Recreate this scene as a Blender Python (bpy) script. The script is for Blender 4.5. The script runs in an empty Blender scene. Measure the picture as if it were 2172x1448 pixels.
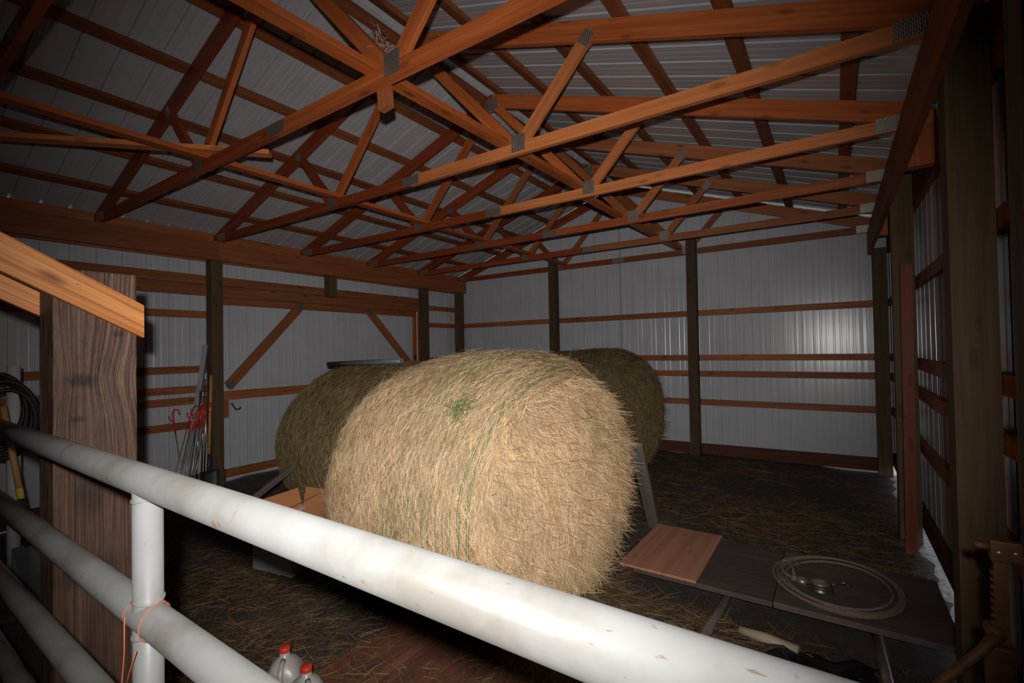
import bpy, bmesh, math, random
import numpy as np
from mathutils import Vector, Matrix
random.seed(7); rng = np.random.default_rng(7)
scene = bpy.context.scene
C = scene.collection

# ------------------------------------------------------------------ camera
H = 1.68
YAW, PIT, ROL, FPX = math.radians(34.2043), math.radians(.9335), math.radians(-1.0126), 1006.98
Fv = Vector((-math.sin(YAW)*math.cos(PIT), math.cos(YAW)*math.cos(PIT), math.sin(PIT)))
Rv = Vector((math.cos(YAW), math.sin(YAW), 0)); Uv = Rv.cross(Fv)
R2 = Rv*math.cos(ROL) + Uv*math.sin(ROL); U2 = Uv*math.cos(ROL) - Rv*math.sin(ROL)
cam_d = bpy.data.cameras.new('camera'); cam = bpy.data.objects.new('camera', cam_d); C.objects.link(cam)
cam_d.sensor_width = 36; cam_d.lens = 36*FPX/2172; cam_d.clip_start = .02; cam_d.clip_end = 200
Mx = Matrix.Identity(4)
for i in range(3):
    Mx[i][0], Mx[i][1], Mx[i][2] = R2[i], U2[i], -Fv[i]
Mx.translation = (0, 0, H); cam.matrix_world = Mx
scene.camera = cam
scene.view_settings.view_transform = 'Standard'; scene.view_settings.look = 'None'
scene.view_settings.gamma = 1; scene.view_settings.use_curve_mapping = False
scene.view_settings.exposure = 0.0

# ------------------------------------------------------------------ daylight outside
w = bpy.data.worlds.new('sky'); scene.world = w; w.use_nodes = True
bg = w.node_tree.nodes['Background']; bg.inputs[0].default_value = (.80, .89, 1, 1); bg.inputs[1].default_value = .8
sd = bpy.data.lights.new('sun', 'SUN'); sd.energy = 2.2; sd.angle = math.radians(.6); sd.color = (1, .93, .82)
so = bpy.data.objects.new('sun', sd); C.objects.link(so); so.location = (-10, 0, 12)
so.rotation_euler = Vector((.62, -.25, -.74)).to_track_quat('-Z', 'Y').to_euler()

# ------------------------------------------------------------------ the flash on top of the camera
fd = bpy.data.lights.new('camera_flash', 'SPOT'); fo = bpy.data.objects.new('camera_flash', fd); C.objects.link(fo)
fd.energy = 610; fd.spot_size = math.radians(106); fd.spot_blend = 1.0; fd.shadow_soft_size = .018; fd.color = (1, .975, .935)
fo.location = Vector((0, 0, H)) + U2*.10 - Fv*.083
aim = (Fv - R2*.04 - U2*.06).normalized(); fo.rotation_euler = aim.to_track_quat('-Z', 'Y').to_euler()
fd.use_nodes = True; nt = fd.node_tree; em = nt.nodes['Emission']
lf = nt.nodes.new('ShaderNodeLightFalloff'); lf.inputs['Strength'].default_value = 1.0; lf.inputs['Smooth'].default_value = 3.0
nt.links.new(lf.outputs['Quadratic'], em.inputs['Strength'])

# ------------------------------------------------------------------ materials
def mat(name):
    m = bpy.data.materials.new(name); m.use_nodes = True
    return m, m.node_tree, m.node_tree.nodes['Principled BSDF']
def N(nt, t, **k):
    n = nt.nodes.new(t)
    for a, v in k.items():
        if a.startswith('i_'): n.inputs[a[2:].replace('_', ' ')].default_value = v
        else: setattr(n, a, v)
    return n
def ramp(nt, fac, stops):
    r = nt.nodes.new('ShaderNodeValToRGB'); e = r.color_ramp.elements
    while len(e) < len(stops): e.new(.5)
    for q, (p, c) in zip(e, stops): q.position = p; q.color = (*c, 1)
    nt.links.new(fac, r.inputs[0]); return r.outputs[0]
def objcoord(nt, scale=(1, 1, 1), rnd=True):
    tc = N(nt, 'ShaderNodeTexCoord'); mp = N(nt, 'ShaderNodeMapping'); mp.inputs['Scale'].default_value = scale
    src = tc.outputs['Object']
    if rnd:
        oi = N(nt, 'ShaderNodeObjectInfo'); mu = N(nt, 'ShaderNodeMath', operation='MULTIPLY'); mu.inputs[1].default_value = 37.0
        nt.links.new(oi.outputs['Random'], mu.inputs[0])
        ad = N(nt, 'ShaderNodeVectorMath', operation='ADD'); nt.links.new(src, ad.inputs[0]); nt.links.new(mu.outputs[0], ad.inputs[1]); src = ad.outputs[0]
    nt.links.new(src, mp.inputs['Vector']); return mp.outputs[0]
def noise(nt, vec, scale, detail=4, rough=.55, dist=0):
    n = N(nt, 'ShaderNodeTexNoise'); n.inputs['Scale'].default_value = scale; n.inputs['Detail'].default_value = detail
    n.inputs['Roughness'].default_value = rough; n.inputs['Distortion'].default_value = dist
    nt.links.new(vec, n.inputs['Vector']); return n.outputs['Fac']
def mix(nt, fac, a, b, mode='MIX'):
    m = N(nt, 'ShaderNodeMix', data_type='RGBA', blend_type=mode)
    for s, v in ((0, fac), (6, a), (7, b)):
        if isinstance(v, (int, float)): m.inputs[s].default_value = v
        elif isinstance(v, tuple): m.inputs[s].default_value = (*v, 1)
        else: nt.links.new(v, m.inputs[s])
    return m.outputs[2]
def bump(nt, bsdf, h, strength=.4, dist=.01):
    b = N(nt, 'ShaderNodeBump'); b.inputs['Strength'].default_value = strength; b.inputs['Distance'].default_value = dist
    nt.links.new(h, b.inputs['Height']); nt.links.new(b.outputs[0], bsdf.inputs['Normal'])
def mathn(nt, op, a, b):
    m = N(nt, 'ShaderNodeMath', operation=op)
    for i, v in enumerate((a, b)):
        if isinstance(v, (int, float)): m.inputs[i].default_value = v
        else: nt.links.new(v, m.inputs[i])
    return m.outputs[0]

def wood(name, dark, mid, light, rough=.6, knots=.5, gs=1.0, bs=.25, weather=None, spec=.3, ys=1.0, ct=.175):
    """long grain runs along the board's own X axis"""
    m, nt, b = mat(name)
    v = objcoord(nt, (.7*gs, 14*gs*ys, 14*gs*ys))
    g1 = noise(nt, v, 1.6, 6, .6, .6)
    v2 = objcoord(nt, (1.5*gs, 90*gs, 90*gs))
    g2 = noise(nt, v2, 1.0, 3, .5)
    g = mathn(nt, 'ADD', mathn(nt, 'MULTIPLY', g1, .72), mathn(nt, 'MULTIPLY', g2, .28))
    col = ramp(nt, g, [(.5-ct, dark), (.5, mid), (.5+ct, light)])
    vb = objcoord(nt, (1, 1, 1)); big = noise(nt, vb, 1.3, 2)
    col = mix(nt, mathn(nt, 'MULTIPLY', big, .45), col, tuple(x*.72 for x in mid), 'MIX')
    # knots
    vk = objcoord(nt, (3.1, 9, 9)); vo = N(nt, 'ShaderNodeTexVoronoi'); vo.inputs['Scale'].default_value = 1.0
    nt.links.new(vk, vo.inputs['Vector'])
    kf = ramp(nt, vo.outputs['Distance'], [(.10, (1, 1, 1)), (.2, (0, 0, 0))])
    col = mix(nt, mathn(nt, 'MULTIPLY', kf, knots), col, tuple(x*.35 for x in dark))
    if weather:
        wv = noise(nt, objcoord(nt, (1.2, 5, 5)), 2.2, 5, .65)
        wf = ramp(nt, wv, [(.42, (0, 0, 0)), (.66, (1, 1, 1))])
        col = mix(nt, mathn(nt, 'MULTIPLY', wf, .75), col, weather)
    oi = N(nt, 'ShaderNodeObjectInfo')
    hs = N(nt, 'ShaderNodeHueSaturation'); nt.links.new(col, hs.inputs['Color'])
    vv = N(nt, 'ShaderNodeMapRange'); vv.inputs['To Min'].default_value = .78; vv.inputs['To Max'].default_value = 1.18
    nt.links.new(oi.outputs['Random'], vv.inputs['Value']); nt.links.new(vv.outputs[0], hs.inputs['Value'])
    nt.links.new(hs.outputs[0], b.inputs['Base Color'])
    b.inputs['Roughness'].default_value = rough; b.inputs['Specular IOR Level'].default_value = spec
    bump(nt, b, g, bs, .006)
    return m

M = {}
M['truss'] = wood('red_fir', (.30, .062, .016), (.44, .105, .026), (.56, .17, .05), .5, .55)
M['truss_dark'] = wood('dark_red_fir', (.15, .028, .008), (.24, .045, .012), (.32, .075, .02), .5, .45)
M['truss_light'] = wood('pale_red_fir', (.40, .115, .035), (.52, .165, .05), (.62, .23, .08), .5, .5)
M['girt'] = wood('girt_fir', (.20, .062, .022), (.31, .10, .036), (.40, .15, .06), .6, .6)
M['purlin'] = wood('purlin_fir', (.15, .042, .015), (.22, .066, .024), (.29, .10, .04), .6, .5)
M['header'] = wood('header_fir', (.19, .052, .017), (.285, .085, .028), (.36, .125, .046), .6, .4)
M['post'] = wood('treated_post', (.066, .040, .020), (.098, .061, .030), (.13, .085, .042), .75, .4)
M['skirt'] = wood('skirt_board', (.065, .016, .008), (.095, .025, .012), (.12, .04, .018), .7, .3)
M['fresh'] = wood('fresh_fir', (.40, .115, .022), (.64, .235, .058), (.78, .35, .115), .42, .9, 1.0, .12, spec=.45, ys=2.6, ct=.11)
def timber_mat():
    m, nt, b = mat('old_timber'); tc = N(nt, 'ShaderNodeTexCoord'); sp = N(nt, 'ShaderNodeSeparateXYZ'); nt.links.new(tc.outputs['Object'], sp.inputs[0])
    X, Y = sp.outputs[0], sp.outputs[1]
    def gauss(x0, y0, sx, sy):
        q = mathn(nt, 'ADD', mathn(nt, 'POWER', mathn(nt, 'MULTIPLY', mathn(nt, 'SUBTRACT', X, x0), 1/sx), 2), mathn(nt, 'POWER', mathn(nt, 'MULTIPLY', mathn(nt, 'SUBTRACT', Y, y0), 1/sy), 2))
        return mathn(nt, 'DIVIDE', 1.0, mathn(nt, 'ADD', 1.0, q))
    k1 = gauss(.635, KS*.045, .022, .040); k2 = gauss(.50, KS*.055, .010, .020); k3 = gauss(.80, KS*-.06, .012, .016)
    far = gauss(.635, KS*.03, .09, .09)
    # grain lines bow around the knot
    dy = mathn(nt, 'MULTIPLY', far, mathn(nt, 'MULTIPLY', mathn(nt, 'SUBTRACT', Y, KS*.045), .75))
    lo = noise(nt, objcoord(nt, (2.2, 5, 5), False), 1, 3); wy = mathn(nt, 'ADD', mathn(nt, 'ADD', Y, dy), mathn(nt, 'MULTIPLY', lo, .022))
    cb = N(nt, 'ShaderNodeCombineXYZ'); nt.links.new(mathn(nt, 'MULTIPLY', X, .9), cb.inputs[0]); nt.links.new(mathn(nt, 'MULTIPLY', wy, 95), cb.inputs[1]); nt.links.new(mathn(nt, 'MULTIPLY', sp.outputs[2], 60), cb.inputs[2])
    g = noise(nt, cb.outputs[0], 1.0, 3, .5); fine = noise(nt, objcoord(nt, (6, 160, 160), False), 1, 3)
    gg = mathn(nt, 'ADD', mathn(nt, 'MULTIPLY', g, .75), mathn(nt, 'MULTIPLY', fine, .25))
    c = ramp(nt, gg, [(.34, (.038, .017, .010)), (.46, (.082, .039, .024)), (.56, (.125, .064, .040)), (.70, (.17, .098, .064))])
    st = noise(nt, objcoord(nt, (3.2, 7, 7), False), 1.4, 5, .65); sf = ramp(nt, st, [(.48, (0, 0, 0)), (.68, (1, 1, 1))])
    c = mix(nt, mathn(nt, 'MULTIPLY', sf, .62), c, (.05, .027, .020))
    gy_ = noise(nt, objcoord(nt, (1.5, 3, 3), False), 2, 4); gf = ramp(nt, gy_, [(.5, (0, 0, 0)), (.72, (1, 1, 1))])
    c = mix(nt, mathn(nt, 'MULTIPLY', gf, .35), c, (.125, .088, .070))
    for k, f in ((k1, 1.0), (k2, .9), (k3, .8), (gauss(.24, KS*.02, .07, .045), .75), (gauss(-.03, KS*.03, .04, .09), .7)): 
        kf = ramp(nt, k, [(.28, (0, 0, 0)), (.72, (1, 1, 1))]); c = mix(nt, mathn(nt, 'MULTIPLY', kf, f*.85), c, (.022, .012, .009))
    nt.links.new(c, b.inputs['Base Color']); b.inputs['Roughness'].default_value = .62; b.inputs['Specular IOR Level'].default_value = .45
    bump(nt, b, gg, 1.0, .012); return m
KS = -1
M['timber'] = timber_mat()
M['rough'] = wood('rough_timber', (.04, .03, .022), (.085, .062, .045), (.12, .09, .066), .85, .4, 1.2, .9)
M['redboard'] = wood('red_board', (.15, .030, .014), (.21, .046, .022), (.26, .066, .032), .6, .5)
M['grey'] = wood('grey_plank', (.07, .058, .05), (.125, .105, .092), (.18, .155, .135), .8, .4, 1.1, .5)
M['ply'] = wood('plywood', (.32, .135, .08), (.44, .20, .12), (.52, .26, .16), .6, .35, .5, .12)
M['dark_ply'] = wood('dark_panel', (.06, .043, .038), (.10, .075, .067), (.14, .108, .098), .65, .2, .6, .3, weather=(.07, .05, .045))
M['deck'] = wood('deck_plank', (.08, .028, .016), (.15, .055, .031), (.21, .083, .05), .7, .4, 1, .4, weather=(.06, .03, .022))
M['handle'] = wood('tool_handle', (.36, .17, .06), (.48, .25, .10), (.55, .32, .14), .5, .1, 1.5, .1)

def plain(name, col, rough=.5, metal=0, var=.12, vs=6, bs=0, spec=.5):
    m, nt, b = mat(name)
    n = noise(nt, objcoord(nt), vs, 4)
    c = ramp(nt, n, [(.3, tuple(x*(1-var) for x in col)), (.7, tuple(min(1, x*(1+var)) for x in col))])
    nt.links.new(c, b.inputs['Base Color']); b.inputs['Roughness'].default_value = rough; b.inputs['Metallic'].default_value = metal
    b.inputs['Specular IOR Level'].default_value = spec
    if bs: bump(nt, b, n, bs, .01)
    return m
def sheet_mat(name, col, rough, sc):
    m = plain(name, col, rough, 0, .05, 3, 0, .6); nt = m.node_tree
    n = noise(nt, objcoord(nt, sc), 1, 3, .5); bump(nt, nt.nodes['Principled BSDF'], n, .40, .006); return m
M['sheet'] = sheet_mat('painted_steel', (.49, .495, .525), .25, (16, 16, .35))
M['roofsheet'] = sheet_mat('roof_steel', (.45, .44, .455), .33, (.35, 16, .35))
M['steel'] = plain('worn_steel', (.46, .38, .33), .34, .75, .25, 12)
M['darkmetal'] = plain('dark_metal', (.05, .05, .055), .5, .4, .2)
M['chrome'] = plain('bright_metal', (.50, .47, .42), .28, 1, .15)
M['tarnish'] = plain('tarnished_metal', (.16, .14, .115), .38, .8, .3, 20)
M['alu'] = plain('dull_aluminium', (.36, .37, .39), .45, .3, .1)
M['red'] = plain('red_plastic', (.55, .035, .02), .4, 0, .15)
M['jackpaint'] = plain('orange_paint', (.095, .034, .008), .65, 0, .35, 25)
M['black'] = plain('black_plastic', (.008, .008, .009), .28, 0, .2, 14, .3)
M['cream'] = plain('cream_plastic', (.36, .29, .21), .55, 0, .25)
M['pvc'] = plain('grey_white_pipe', (.52, .53, .55), .45, 0, .1)
M['card'] = plain('cardboard', (.50, .21, .085), .8, 0, .1)
M['whitebox'] = plain('white_carton', (.42, .41, .43), .7, 0, .08)
M['rope'] = plain('hemp_rope', (.17, .125, .095), .9, 0, .25, 60, .5)
M['twine'] = plain('orange_twine', (.75, .20, .10), .6, 0, .1)
M['wire'] = plain('copper_wire', (.42, .20, .14), .45, .2, .1)
M['net'] = plain('green_net', (.11, .155, .055), .6, 0, .15)
M['label'] = plain('yellow_label', (.65, .50, .05), .5, 0, .2, 40)
M['hose'] = plain('dark_hose', (.018, .015, .012), .6, 0, .3)
M['pipe_grey'] = plain('grey_pipe', (.16, .17, .18), .45, .2, .15)
M['gravel'] = plain('outside_gravel', (.34, .33, .31), .9, 0, .5, 40, .6)

# nail plate with rows of punched slots
m, nt, b = mat('nail_plate'); tc = N(nt, 'ShaderNodeTexCoord')
br = N(nt, 'ShaderNodeTexBrick'); br.inputs['Scale'].default_value = 1; br.offset = .5
br.inputs['Brick Width'].default_value = .022; br.inputs['Row Height'].default_value = .0095; br.inputs['Mortar Size'].default_value = .0022
br.inputs['Color1'].default_value = (.13, .07, .045, 1); br.inputs['Color2'].default_value = (.22, .17, .14, 1); br.inputs['Mortar'].default_value = (.62, .58, .52, 1)
mp = N(nt, 'ShaderNodeMapping'); mp.inputs['Rotation'].default_value = (0, 0, math.pi/2)
nt.links.new(tc.outputs['Object'], mp.inputs['Vector']); nt.links.new(mp.outputs[0], br.inputs['Vector'])
nt.links.new(br.outputs['Color'], b.inputs['Base Color']); b.inputs['Metallic'].default_value = .88; b.inputs['Roughness'].default_value = .46
bump(nt, b, br.outputs['Fac'], -.6, .002)
M['plate'] = m
M['dullplate'] = plain('dull_galvanised', (.15, .15, .15), .5, .5, .15, 30)

# gate paint: chalky white with rust freckles and grime
m, nt, b = mat('gate_paint')
v = objcoord(nt, (1, 1, 1), False)
gr = noise(nt, v, 5, 5, .6); c = ramp(nt, gr, [(.3, (.25, .235, .21)), (.5, (.35, .35, .345)), (.75, (.41, .415, .42))])
ru = noise(nt, objcoord(nt, (1, .6, .6), False), 26, 4, .6); rf = ramp(nt, ru, [(.655, (0, 0, 0)), (.70, (1, 1, 1))])
c = mix(nt, mathn(nt, 'MULTIPLY', rf, .8), c, (.34, .17, .07))
ru2 = noise(nt, objcoord(nt, (.8, 2, 2), False), 60, 2, .5); rf2 = ramp(nt, ru2, [(.72, (0, 0, 0)), (.78, (1, 1, 1))])
c = mix(nt, mathn(nt, 'MULTIPLY', rf2, .7), c, (.25, .12, .06))
nt.links.new(c, b.inputs['Base Color']); b.inputs['Roughness'].default_value = .42; bump(nt, b, gr, .08, .004)
M['gate'] = m

# dirt floor
m, nt, b = mat('dirt_floor')
v = objcoord(nt, (1, 1, 1), False)
a1 = noise(nt, v, 1.4, 6, .65); a2 = noise(nt, v, 22, 5, .7)
c = ramp(nt, mathn(nt, 'ADD', mathn(nt, 'MULTIPLY', a1, .6), mathn(nt, 'MULTIPLY', a2, .4)), [(.34, (.020, .015, .012)), (.5, (.046, .033, .026)), (.66, (.095, .068, .046))])
nt.links.new(c, b.inputs['Base Color']); b.inputs['Roughness'].default_value = .95; bump(nt, b, a2, .8, .02)
M['dirt'] = m

# straw: colour varies from stalk to stalk
def straw(name, cols, rough=.55):
    m, nt, b = mat(name)
    g = N(nt, 'ShaderNodeNewGeometry')
    n = len(cols); c = ramp(nt, g.outputs['Random Per Island'], [(i/(n-1), q) for i, q in enumerate(cols)])
    nn = noise(nt, objcoord(nt, (1, 1, 1), False), 2.3, 4, .6)
    f = ramp(nt, nn, [(.52, (0, 0, 0)), (.75, (1, 1, 1))])
    c = mix(nt, mathn(nt, 'MULTIPLY', f, .5), c, (.19, .165, .07))
    nt.links.new(c, b.inputs['Base Color']); b.inputs['Roughness'].default_value = rough; b.inputs['Specular IOR Level'].default_value = .35
    return m
M['straw'] = straw('hay_stalks', [(0.349, 0.199, 0.096), (0.566, 0.359, 0.193), (0.679, 0.458, 0.279), (0.802, 0.597, 0.408), (0.432, 0.308, 0.161), (0.720, 0.497, 0.311), (0.349, 0.269, 0.135), (0.617, 0.408, 0.236)])
M['strawend'] = straw('hay_end_stalks', [(0.383, 0.221, 0.104), (0.565, 0.364, 0.192), (0.693, 0.479, 0.279), (0.774, 0.594, 0.391), (0.511, 0.337, 0.165), (0.711, 0.514, 0.313)])
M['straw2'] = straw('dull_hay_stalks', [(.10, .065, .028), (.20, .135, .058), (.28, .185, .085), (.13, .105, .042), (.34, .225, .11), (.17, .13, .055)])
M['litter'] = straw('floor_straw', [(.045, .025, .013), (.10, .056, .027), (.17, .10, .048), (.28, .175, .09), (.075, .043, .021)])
def haybody(name, a, bcol, c2):
    m, nt, b = mat(name)
    v = objcoord(nt, (60, 6, 6), False); n1 = noise(nt, v, 1.2, 6, .7, .5); n2 = noise(nt, objcoord(nt, (1, 1, 1), False), 3, 4)
    c = ramp(nt, n1, [(.3, a), (.5, bcol), (.7, c2)])
    c = mix(nt, mathn(nt, 'MULTIPLY', n2, .5), c, tuple(x*.6 for x in bcol))
    nt.links.new(c, b.inputs['Base Color']); b.inputs['Roughness'].default_value = .9; bump(nt, b, n1, 1, .02); return m
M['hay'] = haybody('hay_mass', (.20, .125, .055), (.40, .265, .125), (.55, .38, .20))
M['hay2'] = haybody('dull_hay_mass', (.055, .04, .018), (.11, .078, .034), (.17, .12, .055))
# translucent milk-jug plastic
m, nt, b = mat('jug_plastic'); b.inputs['Base Color'].default_value = (.45, .43, .41, 1); b.inputs['Roughness'].default_value = .35
b.inputs['Subsurface Weight'].default_value = .25; b.inputs['Subsurface Radius'].default_value = (.02, .02, .02); b.inputs['Transmission Weight'].default_value = .25
M['jug'] = m

# ------------------------------------------------------------------ helpers
def thing(name, label, cat, loc=(0, 0, 0), group=None, kind=None):
    o = bpy.data.objects.new(name, None); C.objects.link(o); o.location = loc; o.empty_display_size = .1
    o['label'] = label
    if cat: o['category'] = cat
    if group: o['group'] = group
    if kind: o['kind'] = kind
    return o
def tag(o, label, cat=None, group=None, kind=None):
    o['label'] = label
    if cat: o['category'] = cat
    if group: o['group'] = group
    if kind: o['kind'] = kind
    return o
def wloc(o):
    v = Vector((0, 0, 0))
    while o is not None: v += o.location; o = o.parent
    return v
def place(name, me, mtl, parent, M4=None):
    o = bpy.data.objects.new(name, me); C.objects.link(o)
    if mtl and not me.materials: me.materials.append(M[mtl])
    M4 = M4 or Matrix.Identity(4)
    if parent is not None:
        o.parent = parent
        pm = parent_world(parent); M4 = pm.inverted() @ M4
    o.matrix_local = M4
    return o
def parent_world(o):
    m = o.matrix_local.copy() if o.parent else o.matrix_basis.copy()
    p = o.parent
    while p is not None:
        m = (p.matrix_local if p.parent else p.matrix_basis) @ m; p = p.parent
    return m
_box = {}
def box_mesh(L, W, T, mtl, bev=0):
    k = (round(L, 3), round(W, 3), round(T, 4), mtl, bev)
    if k not in _box:
        bm = bmesh.new(); bmesh.ops.create_cube(bm, size=1)
        bmesh.ops.scale(bm, vec=(L, W, T), verts=bm.verts)
        if bev: bmesh.ops.bevel(bm, geom=bm.edges[:], offset=bev, segments=2, affect='EDGES', profile=.6)
        me = bpy.data.meshes.new('board'); bm.to_mesh(me); bm.free(); me.materials.append(M[mtl]); _box[k] = me
    return _box[k]
def board(name, p0, p1, W, T, up, mtl, parent=None, bev=0):
    """box from p0 to p1; width W along 'up' (made perpendicular), thickness T across"""
    p0, p1 = Vector(p0), Vector(p1); x = (p1-p0); L = x.length; x.normalize()
    y = Vector(up); y = (y - x*y.dot(x)).normalized(); z = x.cross(y)
    m = Matrix.Identity(4)
    for i in range(3): m[i][0], m[i][1], m[i][2] = x[i], y[i], z[i]
    m.translation = (p0+p1)/2
    return place(name, box_mesh(L, W, T, mtl, bev), None, parent, m)
def bx(name, x0, x1, y0, y1, z0, z1, mtl, parent=None, bev=0):
    """axis-aligned board whose grain follows its longest side"""
    d = [(x1-x0, Vector((1, 0, 0))), (y1-y0, Vector((0, 1, 0))), (z1-z0, Vector((0, 0, 1)))]
    d.sort(key=lambda q: -q[0]); c = Vector(((x0+x1)/2, (y0+y1)/2, (z0+z1)/2))
    return board(name, c-d[0][1]*d[0][0]/2, c+d[0][1]*d[0][0]/2, d[1][0], d[2][0], d[1][1], mtl, parent, bev)
def mesh_from(verts, faces, mtl=None, smooth=False):
    me = bpy.data.meshes.new('mesh'); me.from_pydata([tuple(v) for v in verts], [], faces); me.update()
    if smooth: me.polygons.foreach_set('use_smooth', [True]*len(me.polygons))
    if mtl: me.materials.append(M[mtl])
    return me
def tube(pts, r, n=10, mtl=None, closed=False, cap=True):
    pts = [Vector(p) for p in pts]; rs = r if isinstance(r, (list, tuple)) else [r]*len(pts)
    V, Fc = [], []; K = len(pts); up = None
    for i, p in enumerate(pts):
        a = pts[(i-1) % K] if (closed or i > 0) else p; b_ = pts[(i+1) % K] if (closed or i < K-1) else p
        t = (b_-a).normalized()
        if up is None: up = Vector((0, 0, 1)) if abs(t.z) < .9 else Vector((0, 1, 0))
        s = t.cross(up).normalized(); up = s.cross(t).normalized()
        for j in range(n):
            q = 2*math.pi*j/n; V.append(p + (s*math.cos(q)+up*math.sin(q))*rs[i])
    for i in range(K if closed else K-1):
        for j in range(n):
            a0, a1 = i*n+j, i*n+(j+1) % n; b0, b1 = ((i+1) % K)*n+j, ((i+1) % K)*n+(j+1) % n
            Fc.append((a0, b0, b1, a1))
    if cap and not closed: Fc.append(tuple(range(n))); Fc.append(tuple(range((K-1)*n, K*n))[::-1])
    me = mesh_from(V, Fc, mtl, False); me.polygons.foreach_set('use_smooth', [len(p.vertices) == 4 for p in me.polygons]); return me
def lathe(prof, n=24, mtl=None, smooth=True):
    V, Fc = [], []; K = len(prof)
    for r, z in prof:
        for j in range(n): a = 2*math.pi*j/n; V.append((r*math.cos(a), r*math.sin(a), z))
    for i in range(K-1):
        for j in range(n): Fc.append((i*n+j, i*n+(j+1) % n, (i+1)*n+(j+1) % n, (i+1)*n+j))
    Fc.append(tuple(range(n))[::-1]); Fc.append(tuple(range((K-1)*n, K*n)))
    return mesh_from(V, Fc, mtl, smooth)
def T(x, y, z): return Matrix.Translation((x, y, z))

# ------------------------------------------------------------------ ribbed metal sheets
PITCH = .2286
def profile(s0, s1, phase):
    """(distance along wall, rib height) list between s0 and s1; ribs stand outward"""
    pts = {round(s0, 4), round(s1, 4)}; out = []
    k0 = math.floor((s0-phase)/PITCH)-1; k1 = math.ceil((s1-phase)/PITCH)+1
    ev = []
    for k in range(k0, k1+1):
        c = phase+k*PITCH
        ev += [(c-.015, 0), (c-.012, .024), (c+.012, .024), (c+.015, 0)]
        for mth in (.076, .152): ev += [(c+mth-.013, 0), (c+mth-.007, .0016), (c+mth+.007, .0016), (c+mth+.013, 0)]
    ev.sort()
    xs = np.array([e[0] for e in ev]); hs = np.array([e[1] for e in ev])
    out = [(s0, float(np.interp(s0, xs, hs)))] + [(a, h_) for a, h_ in ev if s0+1e-4 < a < s1-1e-4] + [(s1, float(np.interp(s1, xs, hs)))]
    return out
def sheets(parent, name, s0, s1, phase, fn, mtl, extra=()):
    """fn(s, h, end) -> point; end 0 bottom, 1 top; one object per sheet of four ribs"""
    cut = [s0]; k = math.ceil((s0-phase)/(4*PITCH)-1e-6)
    c = phase+k*4*PITCH+.05
    while c < s1-.02:
        if c > s0+.02: cut.append(c)
        c += 4*PITCH
    cut.append(s1)
    for a, b_ in zip(cut[:-1], cut[1:]):
        pr = profile(a, b_, phase)
        for e in extra:
            if a < e < b_: pr.append((e, 0.0)); pr.sort()
        V, Fc = [], []
        for s, h_ in pr: V += [fn(s, h_, 0), fn(s, h_, 1)]
        for i in range(len(pr)-1): Fc.append((2*i, 2*i+2, 2*i+3, 2*i+1))
        o = Vector(V[0]); me = mesh_from([Vector(v)-o for v in V], Fc, mtl)
        place(name, me, None, parent, Matrix.Translation(o))

XL, XR_, YB, YN = -6.74, .62, 7.865, -2.3
RX, RZ = -3.05, 4.477            # ridge position, top of the top chords there
SLL, SLR = .342, 1/3              # left and right roof slopes
def roofz(x): return RZ-(abs(x-RX)*SLL if x < RX else (x-RX)*SLR)

# ------------------------------------------------------------------ ground and floor
nx, ny = 90, 110
xs = np.linspace(-6.95, .66, nx); ys = np.linspace(-2.4, 8.0, ny)
gx, gy = np.meshgrid(xs, ys)
gz = .010*np.sin(gx*2.1+gy*1.3)+.008*np.sin(gx*5.3-gy*3.7+1)+.006*np.sin(gx*9+gy*11)-.012
gz = gz - .05*np.clip((gx-.515-.02*np.sin(gy*7)-.015*np.sin(gy*17))/.09, 0, 1) 
V = np.stack([gx, gy, gz], -1).reshape(-1, 3)
Fc = [(j*nx+i, j*nx+i+1, (j+1)*nx+i+1, (j+1)*nx+i) for j in range(ny-1) for i in range(nx-1)]
fl = place('floor', mesh_from(V, Fc, 'dirt', True), None, None); tag(fl, 'dark dirt floor strewn with loose straw', kind='structure')
def floorz(x, y): return .010*np.sin(x*2.1+y*1.3)+.008*np.sin(x*5.3-y*3.7+1)+.006*np.sin(x*9+y*11)-.012
gd = place('ground', mesh_from([(-40, -40, -.035), (40, -40, -.035), (40, 40, -.035), (-40, 40, -.035)], [(0, 1, 2, 3)], 'gravel'), None, None)
tag(gd, 'grey gravel ground outside, seen under the right wall', kind='structure')

# ------------------------------------------------------------------ walls
GZ = [(2.15, 2.24), (1.45, 1.54), (1.20, 1.29), (.755, .845)]
wl = thing('wall_left', 'white ribbed metal wall with girts, on the left', None, (XL, 3, 0), kind='structure')
dY0, dY1 = 3.07, 6.67
lph = 1.745
LTOP = roofz(XL)+.046
def lw(z0, z1): return lambda s, h_, e: (XL-h_, s, z1 if e else z0)
sheets(wl, 'metal_sheet', YN, dY0, lph, lw(.03, LTOP), 'sheet')
sheets(wl, 'metal_sheet', dY0, dY1, lph, lw(2.44, LTOP), 'sheet')
sheets(wl, 'metal_sheet', dY1, YB, lph, lw(.03, LTOP), 'sheet')
xg0, xg1 = XL+.002, XL+.04          # girt layer
for (y0, y1) in ((YN, dY0),):
    for z0, z1 in GZ + [(1.06, 1.15)]: bx('girt', xg0, xg1, y0, 2.93 if y1 == dY0 else y1, z0, z1, 'girt', wl)
for z0, z1 in GZ: bx('girt', xg0, xg1, 6.70, 7.82, z0, z1, 'girt', wl)
bx('girt', xg0, xg1, 6.70, 7.82, 2.49, 2.58, 'girt', wl)
bx('track_board', xg0, xg1+.02, YN, 6.66, 2.585, 2.70, 'girt', wl)
bx('track_board', xg0, xg1+.03, YN, 6.66, 2.44, 2.575, 'girt', wl)
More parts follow.
